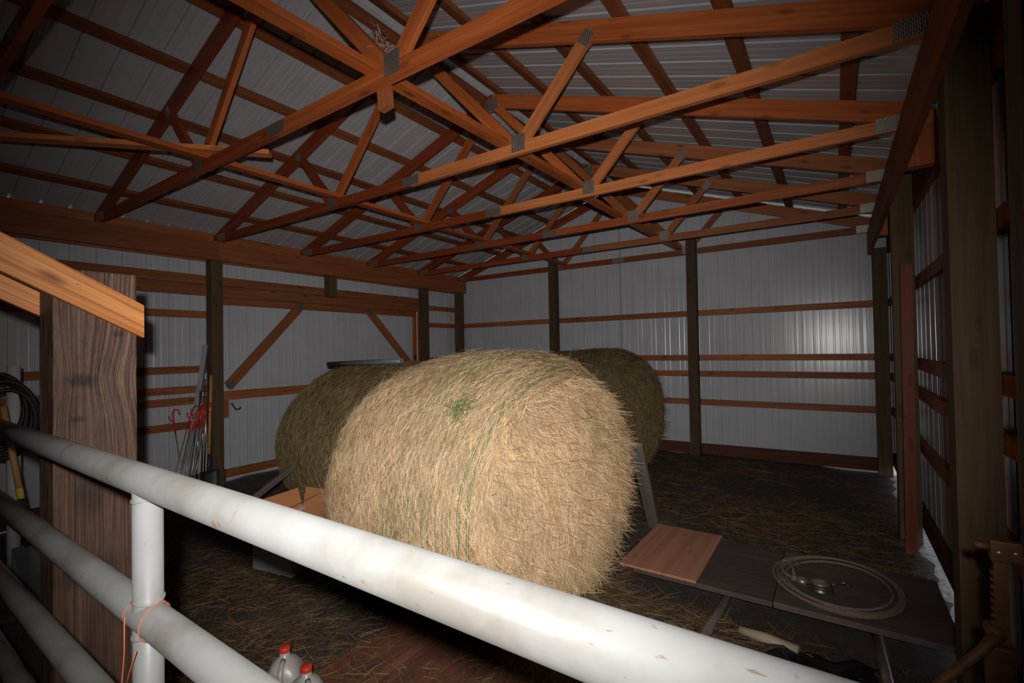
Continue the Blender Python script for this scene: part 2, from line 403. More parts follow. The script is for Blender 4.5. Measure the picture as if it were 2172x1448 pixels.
bx('skirt_board', xg0, xg1, YN, dY0, .0, .16, 'skirt', wl); bx('skirt_board', xg0, xg1, dY1, 7.82, .0, .16, 'skirt', wl)
for y0 in (2.84, 6.62, 7.68, .40): bx('post', -6.685, -6.545, y0, y0+.14, -.05, 2.9 if y0 != 7.68 else 2.9, 'post', wl)
bx('short_post', -6.675, -6.545, 4.55, 4.69, 2.56, 2.9, 'post', wl)
bx('header_beam', -6.545, -6.505, YN, 2.92, 2.885, 3.128, 'header', wl); bx('header_beam', -6.545, -6.505, 2.922, 7.86, 2.885, 3.128, 'header', wl)
bx('header_beam', xg0, xg1, YN, 7.86, 2.885, 3.262, 'header', wl)
bx('door_jamb', xg0-.03, xg1+.02, 6.65, 6.69, .02, 2.44, 'girt', wl)

# back gable wall
wb = thing('wall_back', 'white ribbed metal gable wall at the far end', None, (RX, YB, 0), kind='structure')
sheets(wb, 'metal_sheet', XL, XR_, -.08, lambda s, h_, e: (s, YB+h_, roofz(s)+.034 if e else .09), 'sheet', extra=(RX,))
for z0, z1 in GZ:
    for x0, x1 in ((XL+.04, -4.31), (-4.31, -1.83), (-1.83, XR_-.04)): bx('girt', x0+.001, x1-.001, YB-.042, YB-.002, z0, z1, 'girt', wb)
for x0, x1 in ((XL+.04, -4.31), (-4.31, -1.83), (-1.83, XR_-.04)): board('skirt_board', (x0+.001, YB-.022, .068), (x1-.001, YB-.022, .068 if x1 < 0 else .090), .17, .04, (0, 0, 1), 'skirt', wb)
for x0 in (-4.38, -1.90): bx('post', x0, x0+.14, YB-.185, YB-.043, -.05, 3.35, 'post', wb)

# right wall
wr = thing('wall_right', 'white ribbed metal wall on the right, seen edge on', None, (XR_, 3, 0), kind='structure')
sheets(wr, 'metal_sheet', YN, YB, 1.70, lambda s, h_, e: (XR_+h_, s, roofz(XR_)+.046 if e else .24), 'sheet')
xr0, xr1 = XR_-.04, XR_-.002
for z0, z1 in GZ: bx('girt', xr0, xr1, YN, 7.82, z0, z1, 'girt', wr)
bx('skirt_board', xr0, xr1, YN, 7.82, .11, .26, 'skirt', wr)
for y0 in (2.80, 5.24, 7.68): bx('post', .425, .575, y0, y0+.15, -.05, 2.9 if y0 > 7 else 3.12, 'post', wr)
bx('post', .425, .575, .36, .51, -.05, 3.12, 'post', wr)
bx('header_beam', .382, .422, YN, 7.80, 2.835, 3.128, 'header', wr)
bx('header_beam', xr0, xr1, YN, 7.80, 2.835, 3.128, 'header', wr)
for y0 in (1.66, 4.15, 6.58): bx('header_block', .424, .576, y0, y0+.09, 2.86, 3.125, 'truss', wr)

# wall added behind the camera, never in view: keeps the daylight out of the barn
wn = thing('wall_light_block', 'unseen ribbed metal wall added behind the camera to block daylight', None, (RX, YN, 0), kind='structure')
sheets(wn, 'metal_sheet', XL, XR_, -.08, lambda s, h_, e: (s, YN-h_, roofz(s)-.012 if e else .05), 'sheet', extra=(RX,))

# ------------------------------------------------------------------ sliding door in the left wall
dr = thing('door_1', 'wide sliding door of white ribbed metal with red wood bracing', None, (-6.78, 4.85, 0), kind='structure')
XD = -6.80
sheets(dr, 'metal_sheet', 3.0, 6.640, 3.39, lambda s, h_, e: (XD-h_, s, 2.47 if e else .05), 'sheet')
xd0, xd1 = XD+.002, XD+.04
bx('top_rail', xd0, xd1, 3.0, 6.64, 2.345, 2.455, 'girt', dr); bx('bottom_rail', xd0, xd1, 3.0, 6.64, .03, .14, 'girt', dr)
bx('stile', xd0, xd1, 2.99, 3.03, .14, 2.345, 'girt', dr); bx('latch_block', xd0, xd1, 3.07, 3.14, .83, 1.06, 'girt', dr); bx('stile', xd0, xd1, 6.55, 6.64, .14, 2.345, 'girt', dr)
bx('middle_rail', xd0, xd1, 3.07, 6.55, 1.065, 1.185, 'girt', dr)
for p, q in (((3.14, 1.25), (4.20, 2.40)), ((5.48, 2.40), (6.47, 1.40))):
    board('brace', (xd1-.001, p[0], p[1]), (xd1-.001, q[0], q[1]), .125, .036, (0, 0, 1), 'girt', dr)
    for r_ in (p, q):
        d = Vector((0, q[0]-p[0], q[1]-p[1])).normalized(); c = Vector((xd1+.019, r_[0], r_[1]))
        c += d*(.03 if r_ is p else -.03)
        board('strap_plate', c-d*.06, c+d*.06, .075, .003, (0, 0, 1) if abs(d.z) < .9 else (0, 1, 0), 'dullplate', dr)
bx('door_track', XD+.045, XD+.058, 3.0, 6.64, 2.455, 2.475, 'chrome', dr)
place('latch_hook', tube([(xd1+.01, 3.17, 1.02), (xd1+.03, 3.19, .98), (xd1+.03, 3.22, .93), (xd1+.03, 3.27, .935), (xd1+.03, 3.28, .96)], .011, 8, 'darkmetal'), None, dr)
bx('latch_plate', xd1, xd1+.006, 6.56, 6.61, 1.49, 1.60, 'chrome', dr)

# ------------------------------------------------------------------ roof
rf = thing('ceiling', 'underside of the ribbed metal roof with red purlins', None, (RX, 3, RZ), kind='structure')
PT = .045                              # purlin depth between top chord and sheet
for side in (-1, 1):
    xe = XL-.25 if side < 0 else XR_+.25
    ph = 1.08 if side < 0 else 3.418
    sheets(rf, 'roof_sheet', YN-.2, YB+.2, ph, (lambda sd_, xe_: lambda s, h_, e: ((RX+sd_*.05) if e else xe_, s, roofz((RX+sd_*.05) if e else xe_)+PT+.004+h_))(side, xe), 'roofsheet')
    sl = Vector((side, 0, -(SLL if side < 0 else SLR))).normalized()
    nrm = Vector((sl.z*-side, 0, abs(sl.x)))
    for off in (.12, .71, 1.33, 1.94, 2.56, 3.17):
        x = RX+side*off; c = Vector((x, 0, roofz(x)+PT/2+.001))
        for y0, y1 in ((YN-.2, 1.74), (1.742, 5.4), (5.402, YB-.01)):
            board('purlin', (c.x, y0, c.z), (c.x, y1, c.z), .09, .04, sl, 'purlin', rf)
    V = []
cap = mesh_from([(RX-.16, YN-.2, RZ+.03), (RX, YN-.2, RZ+.085), (RX+.16, YN-.2, RZ+.03), (RX-.16, YB+.2, RZ+.03), (RX, YB+.2, RZ+.085), (RX+.16, YB+.2, RZ+.03)], [(0, 3, 4, 1), (1, 4, 5, 2)], 'roofsheet')
place('ridge_cap', cap, None, rf)

# ------------------------------------------------------------------ trusses
tl = ['roof truss against the far gable wall', 'second roof truss from the far gable wall', 'third roof truss from the far gable wall, shiny plates along its chord',
      'fourth roof truss from the far wall, with a brightly lit bottom chord', 'fifth roof truss from the far wall, its bottom chord crossing mid picture', 'roof truss with the fibrous nest at its joint, bottom chord leaving at the top edge',
      'dark roof truss in the top left corner, only its top chord in view']
for n_, i in enumerate(range(5, -2, -1)):
    yf = 1.724+1.219*i; yc = yf+.019
    if i == 5: yc = YB-.042-.02
    t = thing('roof_truss', tl[n_], 'truss', (RX, yc, 3.13), 'roof trusses in a row')
    xe0, xe1 = XL+.03, XR_-.03
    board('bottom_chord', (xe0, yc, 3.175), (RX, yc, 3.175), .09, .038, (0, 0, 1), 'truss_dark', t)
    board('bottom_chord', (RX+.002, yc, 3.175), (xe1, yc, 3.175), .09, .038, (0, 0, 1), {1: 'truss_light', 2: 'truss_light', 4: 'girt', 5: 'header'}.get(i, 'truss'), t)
    for sd_, xe in ((-1, xe0+.01), (1, xe1-.01)):
        k_ = SLL if sd_ < 0 else SLR; up = Vector((sd_*k_, 0, 1)).normalized()
        p0 = Vector((RX+sd_*.004, yc, RZ)) - up*.07; p1 = Vector((xe, yc, roofz(xe))) - up*.07
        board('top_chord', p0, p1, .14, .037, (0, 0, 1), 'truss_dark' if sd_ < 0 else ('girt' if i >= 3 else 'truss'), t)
        jx = RX+sd_*1.125
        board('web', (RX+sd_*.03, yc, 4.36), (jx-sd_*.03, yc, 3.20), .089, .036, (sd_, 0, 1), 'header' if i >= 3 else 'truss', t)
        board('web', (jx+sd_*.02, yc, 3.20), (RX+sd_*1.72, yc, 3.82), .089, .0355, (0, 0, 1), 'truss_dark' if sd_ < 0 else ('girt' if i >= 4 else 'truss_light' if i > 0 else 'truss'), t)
        for fy in (-1, 1):
            yy = yc+fy*.0205
            board('nail_plate', (jx-.06+sd_*.01, yy, 3.215), (jx+.06+sd_*.01, yy, 3.215), .125, .002, (0, 0, 1), 'plate', t)
            d = Vector((sd_*.6, 0, .62)).normalized(); c = Vector((RX+sd_*1.70, yy, 3.79))
            board('nail_plate', c-d*.05, c+d*.05, .085, .002, (0, 0, 1), 'plate', t)
            hx = xe-sd_*.20
            board('nail_plate', (hx-.11, yy, 3.185), (hx+.11, yy, 3.185), .10, .002, (0, 0, 1), 'plate', t)
    for fy in (-1, 1):
        yy = yc+fy*.0205
        board('nail_plate', (RX-.10, yy, 3.175), (RX+.10, yy, 3.175), .08, .002, (0, 0, 1), 'plate', t)
        board('nail_plate', (RX-.08, yy, 4.36), (RX+.08, yy, 4.36), .13, .002, (0, 0, 1), 'plate', t)

def loose(name, p0, p1, W, Tt, up, mtl, label, cat, group=None, bev=0):
    o = board(name, p0, p1, W, Tt, up, mtl, None, bev); return tag(o, label, cat, group)
loose('lateral_brace', (-2.13, .15, 3.240), (-2.0, 4.35, 3.240), .089, .038, (1, 0, 0), 'truss', 'long board laid across the truss bottom chords toward the viewer, right of ridge', 'board', 'lateral brace boards')
loose('lateral_brace', (-2.10, 4.352, 3.240), (-2.03, 7.80, 3.240), .089, .038, (1, 0, 0), 'truss', 'far board laid across the bottom chords, right of the ridge', 'board', 'lateral brace boards')
loose('lateral_brace', (-4.08, .15, 3.240), (-4.09, 4.35, 3.240), .089, .038, (1, 0, 0), 'truss', 'long board laid across the truss bottom chords, left of the ridge', 'board', 'lateral brace boards')
loose('lateral_brace', (-4.12, 4.352, 3.240), (-4.10, 7.80, 3.240), .089, .038, (1, 0, 0), 'truss', 'far board laid across the bottom chords, left of the ridge', 'board', 'lateral brace boards')
loose('loose_board', (-5.55, .10, 3.279), (-3.70, 2.05, 3.279), .089, .036, (1, 1, 0), 'truss_light', 'loose pale board lying slantwise on the trusses at upper left', 'board')
loose('brace_block', (-2.055, 1.785, 3.28), (-2.03, 1.785, 3.025), .085, .04, (1, 0, 0), 'header', 'short wood block hanging below the chord beside the nest', 'block')

# ------------------------------------------------------------------ stalks and bales
def stalk_mesh(P, D, Nn, L, Wd, bend, mtl):
    """flat two-segment stalks: P base centre, D direction, Nn surface normal"""
    n = len(P); D = D/np.linalg.norm(D, axis=1, keepdims=True)
    S = np.cross(D, Nn); S /= np.linalg.norm(S, axis=1, keepdims=True)+1e-9
    tw = rng.uniform(-.9, .9, (n, 1)); B = np.cross(S, D); S = S*np.cos(tw)+B*np.sin(tw)
    p0 = P; p1 = P+D*L[:, None]*.5+bend*.5; p2 = P+D*L[:, None]+bend*0
    w_ = Wd[:, None]/2
    V = np.stack([p0-S*w_, p0+S*w_, p1-S*w_, p1+S*w_, p2-S*w_*.5, p2+S*w_*.5], 1).reshape(-1, 3)
    b_ = np.arange(n)[:, None]*6
    Fq = np.concatenate([b_+np.array([0, 1, 3, 2]), b_+np.array([2, 3, 5, 4])], 1).reshape(-1, 4)
    me = bpy.data.meshes.new('stalks'); me.vertices.add(len(V)); me.vertices.foreach_set('co', V.astype(np.float32).ravel())
    me.loops.add(Fq.size); me.loops.foreach_set('vertex_index', Fq.astype(np.int32).ravel())
    me.polygons.add(len(Fq)); me.polygons.foreach_set('loop_start', np.arange(0, Fq.size, 4, dtype=np.int32))
    me.update(calc_edges=True); me.materials.append(M[mtl]); return me

def bale(name, label, cx, cy, L, Ra, Rz, th, body, stalks, ends, n_side, n_end, wd, net=False, seed=0, sag=0):
    t = thing(name, label, 'hay bale', (cx, cy, 0), 'round hay bales')
    r = np.random.default_rng(seed)
    ph = r.uniform(0, 6, 8)
    def lump(k, a): return 1+.016*np.sin(3*a+ph[0]+2*k)+.012*np.sin(5*a+ph[1]-4*k)+.010*np.sin(7*k+2*a+ph[2])+.006*np.sin(13*a+9*k+ph[3])
    def S(k, a, rf=1.0, bul=0.0):
        k = np.asarray(k, float); a = np.asarray(a, float)
        rr = (1-.17*np.clip((np.abs(k)-.5)/.5, 0, 1)**2.2)*lump(k, a)*rf*(1-sag*np.clip((.25-k)/1.25, 0, 1)**1.6*(.5+.5*np.sin(a)))
        u = k*L/2+np.sign(k)*bul
        v = Ra*rr*np.cos(a); z = np.maximum(Rz*.92+rr*Rz*1.08*np.sin(a), .004)
        return np.stack([u*math.cos(th)-v*math.sin(th), u*math.sin(th)+v*math.cos(th), z], -1)
    ks = np.linspace(-1, 1, 41); A = np.linspace(0, 2*math.pi, 97)[:-1]
    rows = []
    for rf_ in (.02, .35, .65, .85, .96): rows.append(S(np.full(96, -1.), A, rf_, .17*(1-rf_**2.5)))
    for k in ks: rows.append(S(np.full(96, k), A))
    for rf_ in (.96, .85, .65, .35, .02): rows.append(S(np.full(96, 1.), A, rf_, .17*(1-rf_**2.5)))
    V = np.concatenate(rows); R_ = len(rows)
    Fc = [(i*96+j, i*96+(j+1) % 96, (i+1)*96+(j+1) % 96, (i+1)*96+j) for i in range(R_-1) for j in range(96)]
    place('hay_body', mesh_from(V, Fc, body, True), None, t, T(cx, cy, 0))
    ax = np.array([math.cos(th), math.sin(th), 0]); ay = np.array([-math.sin(th), math.cos(th), 0]); az = np.array([0, 0, 1.])
    # stalks lying round the drum
    k = r.uniform(-1, 1, n_side); a = r.uniform(-.6, math.pi*2-.9, n_side)
    keep = (np.sin(a) > -.93); k, a = k[keep], a[keep]; n = len(k)
    P = S(k, a); nn = ay*np.cos(a)[:, None]+az*np.sin(a)[:, None]*1.1
    nn /= np.linalg.norm(nn, axis=1, keepdims=True)
    nn = nn+ax*(np.sign(k)*.55*np.clip((np.abs(k)-.5)/.5, 0, 1)**1.2)[:, None]; nn /= np.linalg.norm(nn, axis=1, keepdims=True)
    tg = -ay*np.sin(a)[:, None]*Ra+az*np.cos(a)[:, None]*Rz; tg /= np.linalg.norm(tg, axis=1, keepdims=True)
    sg = np.where(r.random(n) < .5, -1, 1)[:, None]
    D = tg*sg+ax*r.normal(.05, .5, n)[:, None]; D -= nn*(D*nn).sum(1, keepdims=True); D += nn*r.normal(.03, .09, n)[:, None]
    Ls = r.uniform(.03, .12, n)*np.where(r.random(n) < .06, 1.9, 1); bend = nn*(r.uniform(.0, .018, n))[:, None]+ax*r.normal(0, .008, n)[:, None]
    P = P+nn*r.uniform(-.004, .014, n)[:, None]
    o = place('hay_stalks', stalk_mesh(P, D, nn, Ls, r.uniform(.6, 1.3, n)*wd, bend, stalks), None, t, T(cx, cy, 0)); o['kind'] = 'stuff'
    # ragged ends
    for side in (1, -1):
        ne = n_end if side > 0 else n_end//3
        rr = np.sqrt(r.uniform(0.0, 1.0, ne)); a = r.uniform(0, 2*math.pi, ne); keep = np.sin(a)*rr > -.9; rr, a = rr[keep], a[keep]; ne = len(a)
        P = S(np.full(ne, float(side)), a, rr, 0)+ (ax*side)[None]*(.17*(1-rr**2.5))[:, None]
        rd = ay*np.cos(a)[:, None]+az*np.sin(a)[:, None]; tg = -ay*np.sin(a)[:, None]+az*np.cos(a)[:, None]
        D = tg*r.normal(0, .30, ne)[:, None]+rd*r.normal(.0, .22, ne)[:, None]+ax*side*np.abs(r.normal(.08, .16, ne))[:, None]-az*np.abs(r.normal(1.0, .45, ne))[:, None]-ay*r.normal(.15, .3, ne)[:, None]
        ne_n = ax*side*np.sqrt(1-.6*rr**2)[:, None]+rd*(.75*rr**2.5)[:, None]; ne_n /= np.linalg.norm(ne_n, axis=1, keepdims=True); D -= ne_n*(D*ne_n).sum(1, keepdims=True); D += ne_n*np.abs(r.normal(.06, .10, ne))[:, None]; P = P+ne_n*r.uniform(-.002, .012, ne)[:, None]
        Ls = r.uniform(.05, .17, ne); out = r.random(ne) < .03; D[out] += ax*side*1.0+az*.5; 
        bend = -az*r.uniform(0, .015, ne)[:, None]+ax*side*r.uniform(0, .015, ne)[:, None]
        zc = P[:, 2]+D[:, 2]/np.linalg.norm(D, axis=1)*Ls; Ls = np.where(zc < .01, Ls*.4, Ls)
        o = place('end_stalks', stalk_mesh(P, D, np.tile(ax*side, (ne, 1)), Ls, r.uniform(.7, 1.4, ne)*wd, bend, ends), None, t, T(cx, cy, 0)); o['kind'] = 'stuff'
    if net:
        Vn, Fn = [], []
        base = 0
        for q in range(15):
            k = 1-.035-q*.048+r.normal(0, .004); rad = .0022 if q > 1 else .0034
            for dup_ in range(2 if q < 2 else 1):
                kk = k-dup_*.012; aa = np.linspace(math.pi*.45, math.pi*1.55, 70)
                wob = .006*np.sin(aa*3+q)+r.normal(0, .0012, 70)
                pts = S(kk+wob, aa); nrm = ay*np.cos(aa)[:, None]+az*np.sin(aa)[:, None]; pts = pts+nrm*.019
                for i_, p in enumerate(pts):
                    Vn += [p-ax*rad, p+nrm[i_]*rad*1.5, p+ax*rad]
                for i_ in range(len(pts)-1):
                    a0 = base+i_*3; Fn += [(a0, a0+3, a0+4, a0+1), (a0+1, a0+4, a0+5, a0+2)]
                base = len(Vn)
        place('net_wrap', mesh_from(Vn, Fn, 'net'), None, t, T(cx, cy, 0))
        # knot of torn netting on the shoulder
        nk = 420; a0 = 2.38; k0 = .66
        kk = k0+r.normal(0, .042, nk); aa = a0+r.normal(0, .033, nk); P = S(kk, aa); nn = ay*np.cos(aa)[:, None]+az*np.sin(aa)[:, None]
        P = P+nn*.012
        D = r.normal(0, 1, (nk, 3)); D -= nn*(D*nn).sum(1, keepdims=True)*.8
        o = place('net_tangle', stalk_mesh(P, D, nn, r.uniform(.03, .09, nk), np.full(nk, .003), nn*r.uniform(.0, .02, nk)[:, None], 'net'), None, t, T(cx, cy, 0)); o['kind'] = 'stuff'
    return t
bale('hay_bale', 'big round hay bale in front, brightly lit, with green net wrap', -2.20, 2.80, 1.50, 1.0, .82, -.08, 'hay', 'straw', 'strawend', 150000, 62000, .0025, True, 1, .19)
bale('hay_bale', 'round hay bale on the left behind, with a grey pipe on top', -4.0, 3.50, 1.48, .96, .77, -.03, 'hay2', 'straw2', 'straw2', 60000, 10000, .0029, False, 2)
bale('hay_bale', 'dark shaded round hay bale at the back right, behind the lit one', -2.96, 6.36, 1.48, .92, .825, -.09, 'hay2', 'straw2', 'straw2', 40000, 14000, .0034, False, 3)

# ------------------------------------------------------------------ straw on the floor
n = 300000
px = rng.uniform(-6.4, .5, n); py = rng.uniform(.7, 7.6, n)
dens = .20+.30*np.sin(px*1.7+py*.9)*np.sin(py*2.1-px*.7+1)+.25*np.sin(px*4.1+2)*np.sin(py*3.7+px*2)
def blob(x, y, sx, sy, a): return a*np.exp(-((px-x)/sx)**2-((py-y)/sy)**2)
dens += blob(-1.2, 2.9, .55, .9, 1.3)+blob(-2.6, 1.5, .8, .5, .7)+blob(-.5, 5.2, .9, 1.0, .55)+blob(-3.4, 2.2, .6, .5, .3)
keep = rng.random(n) < np.clip(dens, .03, 1)*.55
ins = (np.abs(px+2.13) < .7) & (np.abs(py-2.8) < .6); keep &= ~ins
keep &= ~((px > -2.24) & (px < -.86) & (py < 2.12) & (rng.random(n) < .72))
keep &= ~((px > -1.25) & (px < .5) & (py > 3.2) & (py < 4.06))
px, py = px[keep], py[keep]; n = len(px)
ang = rng.uniform(0, 2*math.pi, n); D = np.stack([np.cos(ang), np.sin(ang), rng.normal(0.03, .10, n)], -1)
ondk = (px > -2.24) & (px < -.86) & (py < 2.12)
P = np.stack([px, py, np.where(ondk, .044, floorz(px, py))+rng.uniform(.003, .016, n)], -1); D[:, 2] = np.abs(D[:, 2])*.8
nh = 9000
hr = np.abs(rng.normal(0, .30, nh)); ha = rng.uniform(0, 2*math.pi, nh); hx = -1.34+hr*np.cos(ha)*.75; hy = 2.55+hr*np.sin(ha)*1.5
hz = .17*np.exp(-(hr/.26)**2)*rng.uniform(0, 1, nh)+.005; ok = (hx > -1.55) & (hy < 3.17); hx, hy, hz = hx[ok], hy[ok], hz[ok]; nh = len(hx)
an = rng.normal(-.6, .8, nh)
P = np.concatenate([P, np.stack([hx, hy, np.where((hy < 2.12), .046, 0)+hz], -1)]); D = np.concatenate([D, np.stack([np.cos(an), np.sin(an), rng.normal(-.05, .12, nh)], -1)]); n = len(P)
D[-nh:, 2] = np.where(hz < .04, np.abs(D[-nh:, 2]), D[-nh:, 2])
lt = place('loose_straw', stalk_mesh(P, D, np.tile([0, 0, 1.], (n, 1)), rng.uniform(.04, .19, n), rng.uniform(.0018, .0036, n), np.stack([rng.normal(0, .012, n), rng.normal(0, .012, n), rng.uniform(0, .008, n)], -1), 'litter'), None, None)
tag(lt, 'loose straw scattered over the dirt floor', 'straw', kind='stuff')

# ------------------------------------------------------------------ white pipe gate in the foreground
GY = .374
gt = thing('pipe_gate', 'white painted steel pipe gate crossing the foreground', 'gate', (-1.13, GY, 0))
for z in (1.430, 1.166, .902, .638):
    place('rail', tube([(-3.9, GY, z), (-1.5, GY, z), (.36, GY, z)], .0302, 32, 'gate'), None, gt)
for x in (-1.135, -3.85, .34):
    place('upright', tube([(x, GY, .30), (x, GY, 1.425)], .0255, 28, 'gate'), None, gt)
for z, sg in ((1.40, 1), (1.196, -1), (1.136, 1)):
    pts = [(-1.135+.026*math.cos(a), GY+.026*math.sin(a), z+sg*(.0302-math.sqrt(.0302**2-(.026*math.sin(a))**2)*.98)*-.35) for a in np.linspace(0, 2*math.pi, 33)[:-1]]
    place('weld_bead', tube(pts, .0022, 6, 'gate', closed=True), None, gt)
tw = thing('baling_twine', 'orange baling twine looped round the gate upright', 'twine', (-1.135, GY, 1.16))
pts = []
for i in range(60):
    a = i/59*2*math.pi*1.5; pts.append((-1.125+.040*math.sin(a*.5), GY+.0325*math.cos(a), 1.166+.0325*math.sin(a)))
place('twine_loop', tube(pts, .0011, 6, 'twine'), None, tw)
place('twine_tail', tube([(-1.16, GY-.031, 1.17), (-1.165, GY-.030, 1.10), (-1.17, GY-.034, 1.02), (-1.165, GY-.034, .92)], .0011, 6, 'twine'), None, tw)
place('twine_tail', tube([(-1.09, GY-.034, 1.13), (-1.12, GY-.036, 1.08), (-1.15, GY-.034, 1.03)], .0011, 6, 'twine'), None, tw)

# old timber and its pair of fresh braces
def timber(name, x0, x1, y0, y1, z1, mtl, label):
    o = bx(name, x0, x1, y0, y1, -.06, z1, mtl, None, .006); return tag(o, label, 'post')
timber('timber_post', -2.345, -2.175, .452, .685, 1.985, 'timber', 'weathered brown timber post behind the white gate rail')
timber('timber_post', .424, .576, 1.775, 1.935, 2.832, 'rough', 'rough dark timber post at the right edge of the picture')
sl = Vector((0, .375, -.208)).normalized(); q0 = Vector((-2.157, .697, 1.808))
def plumb_board(q, d, L, W, Tt, mtl):
    """sloping board with an upright saw cut at its lower end q; d points up the slope"""
    x = d.normalized(); y = Vector((0, 0, 1)); y = (y-x*y.dot(x)).normalized(); z = x.cross(y); tn = x.z/math.sqrt(1-x.z**2)
    bm = bmesh.new(); vs = []
    for xx in (0, L):
        for yy, zz in ((-W/2, -Tt/2), (W/2, -Tt/2), (W/2, Tt/2), (-W/2, Tt/2)): vs.append(bm.verts.new((xx+(yy*tn if xx == 0 else 0), yy, zz)))
    for f in ((3, 2, 1, 0), (4, 5, 6, 7), (0, 1, 5, 4), (1, 2, 6, 5), (2, 3, 7, 6), (3, 0, 4, 7)): bm.faces.new([vs[i] for i in f])
    bmesh.ops.bevel(bm, geom=bm.edges[:], offset=.002, segments=2, affect='EDGES'); bmesh.ops.recalc_face_normals(bm, faces=bm.faces[:])
    me = bpy.data.meshes.new('board'); bm.to_mesh(me); bm.free(); me.materials.append(M[mtl])
    m4 = Matrix.Identity(4)
    for i in range(3): m4[i][0], m4[i][1], m4[i][2] = x[i], y[i], z[i]
    m4.translation = q; return place('brace_board', me, None, None, m4)
o = plumb_board(q0, -sl, 1.25, .106, .036, 'fresh'); tag(o, 'bright orange sloping board screwed to the face of the timber post', 'board')
for d_ in (.215, .075):
    c = q0-sl*d_+Vector((.0188, 0, 0.012 if d_ > .1 else -.026)); me = lathe([(.0045, 0), (.0045, .0012), (.002, .0014), (.0012, .0006)], 12, 'chrome')
    place('screw', me, None, o, T(*c) @ Matrix.Rotation(math.pi/2, 4, 'Y'))
q1 = Vector((-2.364, .50, 1.855)); o = board('brace_board', q1, q1-sl*1.1, .089, .036, (0, 0, 1), 'fresh', None, .003); tag(o, 'sloping board fixed to the back of the timber post, only its end in view', 'board')

# ------------------------------------------------------------------ low platform, plywood, rope, pulley
pf = thing('low_platform', 'low dark platform of two wide panels on the floor', 'platform', (-.4, 3.65, 0))
for x0, x1 in ((-1.20, -.345), (-.340, .50)): bx('top_panel', x0, x1, 3.215, 4.045, .115, .15, 'dark_ply', pf, .003)
for y in (3.50, 3.88): bx('bearer', -1.10, .42, y, y+.09, .056, .114, 'dark_ply', pf)
o = bx('plywood_square', -1.29, -.775, 3.195, 4.07, .152, .168, 'ply', None, .002); tag(o, 'reddish plywood sheet lying on the end of the dark platform', 'plywood')
rp = thing('rope_coil', 'coiled tan lariat rope lying on the dark platform', 'rope', (-.03, 3.63, .15))
pts = []
for i in range(240):
    a = i/239*2*math.pi*4.15+2.6; lp = a/(2*math.pi)
    sx = .310+.028*math.sin(lp*2.1); sy = .375+.036*math.sin(lp*1.7+1)
    pts.append((-.03+sx*math.cos(a)+.012*math.sin(lp*3), 3.64+sy*math.sin(a), .162+.010*((lp*1.0) % 2)+.006*math.sin(a*2)))
place('rope_loops', tube(pts, .0085, 8, 'rope'), None, rp)
pts = [(-.24, 3.50, .19), (-.30, 3.55, .195), (-.345, 3.66, .195), (-.335, 3.76, .195), (-.29, 3.74, .2), (-.265, 3.64, .2), (-.25, 3.54, .2)]
place('rope_eye', tube(pts, .008, 8, 'rope'), None, rp)
place('rope_knot', lathe([(.006, -.03), (.018, -.02), (.021, 0), (.018, .02), (.006, .03)], 12, 'rope'), None, rp, T(-.25, 3.51, .195) @ Matrix.Rotation(1.3, 4, 'X'))
pl = thing('pulley_block', 'metal pulley with a hook inside the rope coil', 'pulley', (-.11, 3.55, .15))
place('sheave', lathe([(.066, 0), (.070, .006), (.056, .014), (.056, .022), (.070, .03), (.066, .036), (.02, .038)], 28, 'tarnish'), None, pl, T(-.11, 3.53, .151))
place('side_plate', lathe([(.05, 0), (.05, .006), (.012, .008)], 20, 'steel'), None, pl, T(-.11, 3.53, .190))
place('hook', tube([(-.06, 3.56, .175), (-.02, 3.62, .18), (.02, 3.64, .18), (.04, 3.61, .18), (.025, 3.58, .178)], .012, 10, 'tarnish'), None, pl)
place('swivel', lathe([(.03, 0), (.034, .012), (.03, .026), (.01, .03)], 18, 'steel'), None, pl, T(-.21, 3.57, .151))
for x, y, hh, l_ in ((-.50, 3.66, .085, 'thin rod standing upright on the dark platform near the plywood'), (-.36, 3.99, .06, 'short rod sticking up at the far edge of the platform seam')):
    o = place('steel_rod', tube([(x, y, .15), (x+.006, y, .15+hh*.6), (x+.02, y+.01, .15+hh)], .004, 8, 'darkmetal'), None, None); tag(o, l_, 'rod')
for a_, b_, l_ in (((-.60, 3.90, .028), (-.68, 2.35, .028), 'steel pipe running out under the platform in the middle'), ((.14, 3.9, .028), (.20, 2.2, .028), 'steel pipe running out under the platform at right')):
    o = place('steel_pipe', tube([a_, b_], .0255, 20, 'steel'), None, None); tag(o, l_, 'pipe', 'pipes under the platform')
o = place('white_tube', tube([(-.50, 3.06, .012), (-.36, 3.04, .016), (-.20, 3.01, .012)], [.022, .030, .030], 16, 'cream'), None, None); tag(o, 'cream plastic tube half buried in straw by the black sheet', 'tube')
# crumpled black sheet
gn = 46; xs = np.linspace(-.38, .12, gn); ys = np.linspace(2.35, 3.06, gn); gx, gy = np.meshgrid(xs, ys)
rr = np.random.default_rng(5); zz = np.zeros_like(gx)
for k in range(26):
    fx, fy = rr.normal(0, 14, 2); zz += np.abs(np.sin(gx*fx+gy*fy+rr.uniform(0, 6)))*.006
ed = np.minimum.reduce([gx+.38, .12-gx, gy-2.35, 3.06-gy]); zz = (zz-.05)*np.clip(ed/.12, .12, 1)
gx = gx+.03*np.sin(gy*17)+.02*np.sin(gy*41); gy2 = gy+.03*np.sin(gx*15)+.02*np.sin(gx*37)
V = np.stack([gx, gy2, np.maximum(zz, .004)], -1).reshape(-1, 3); Fc = [(j*gn+i, j*gn+i+1, (j+1)*gn+i+1, (j+1)*gn+i) for j in range(gn-1) for i in range(gn-1)]
o = place('black_sheet', mesh_from(V, Fc, 'black', True), None, None); tag(o, 'crumpled black plastic sheet on the floor before the platform', 'plastic sheet')

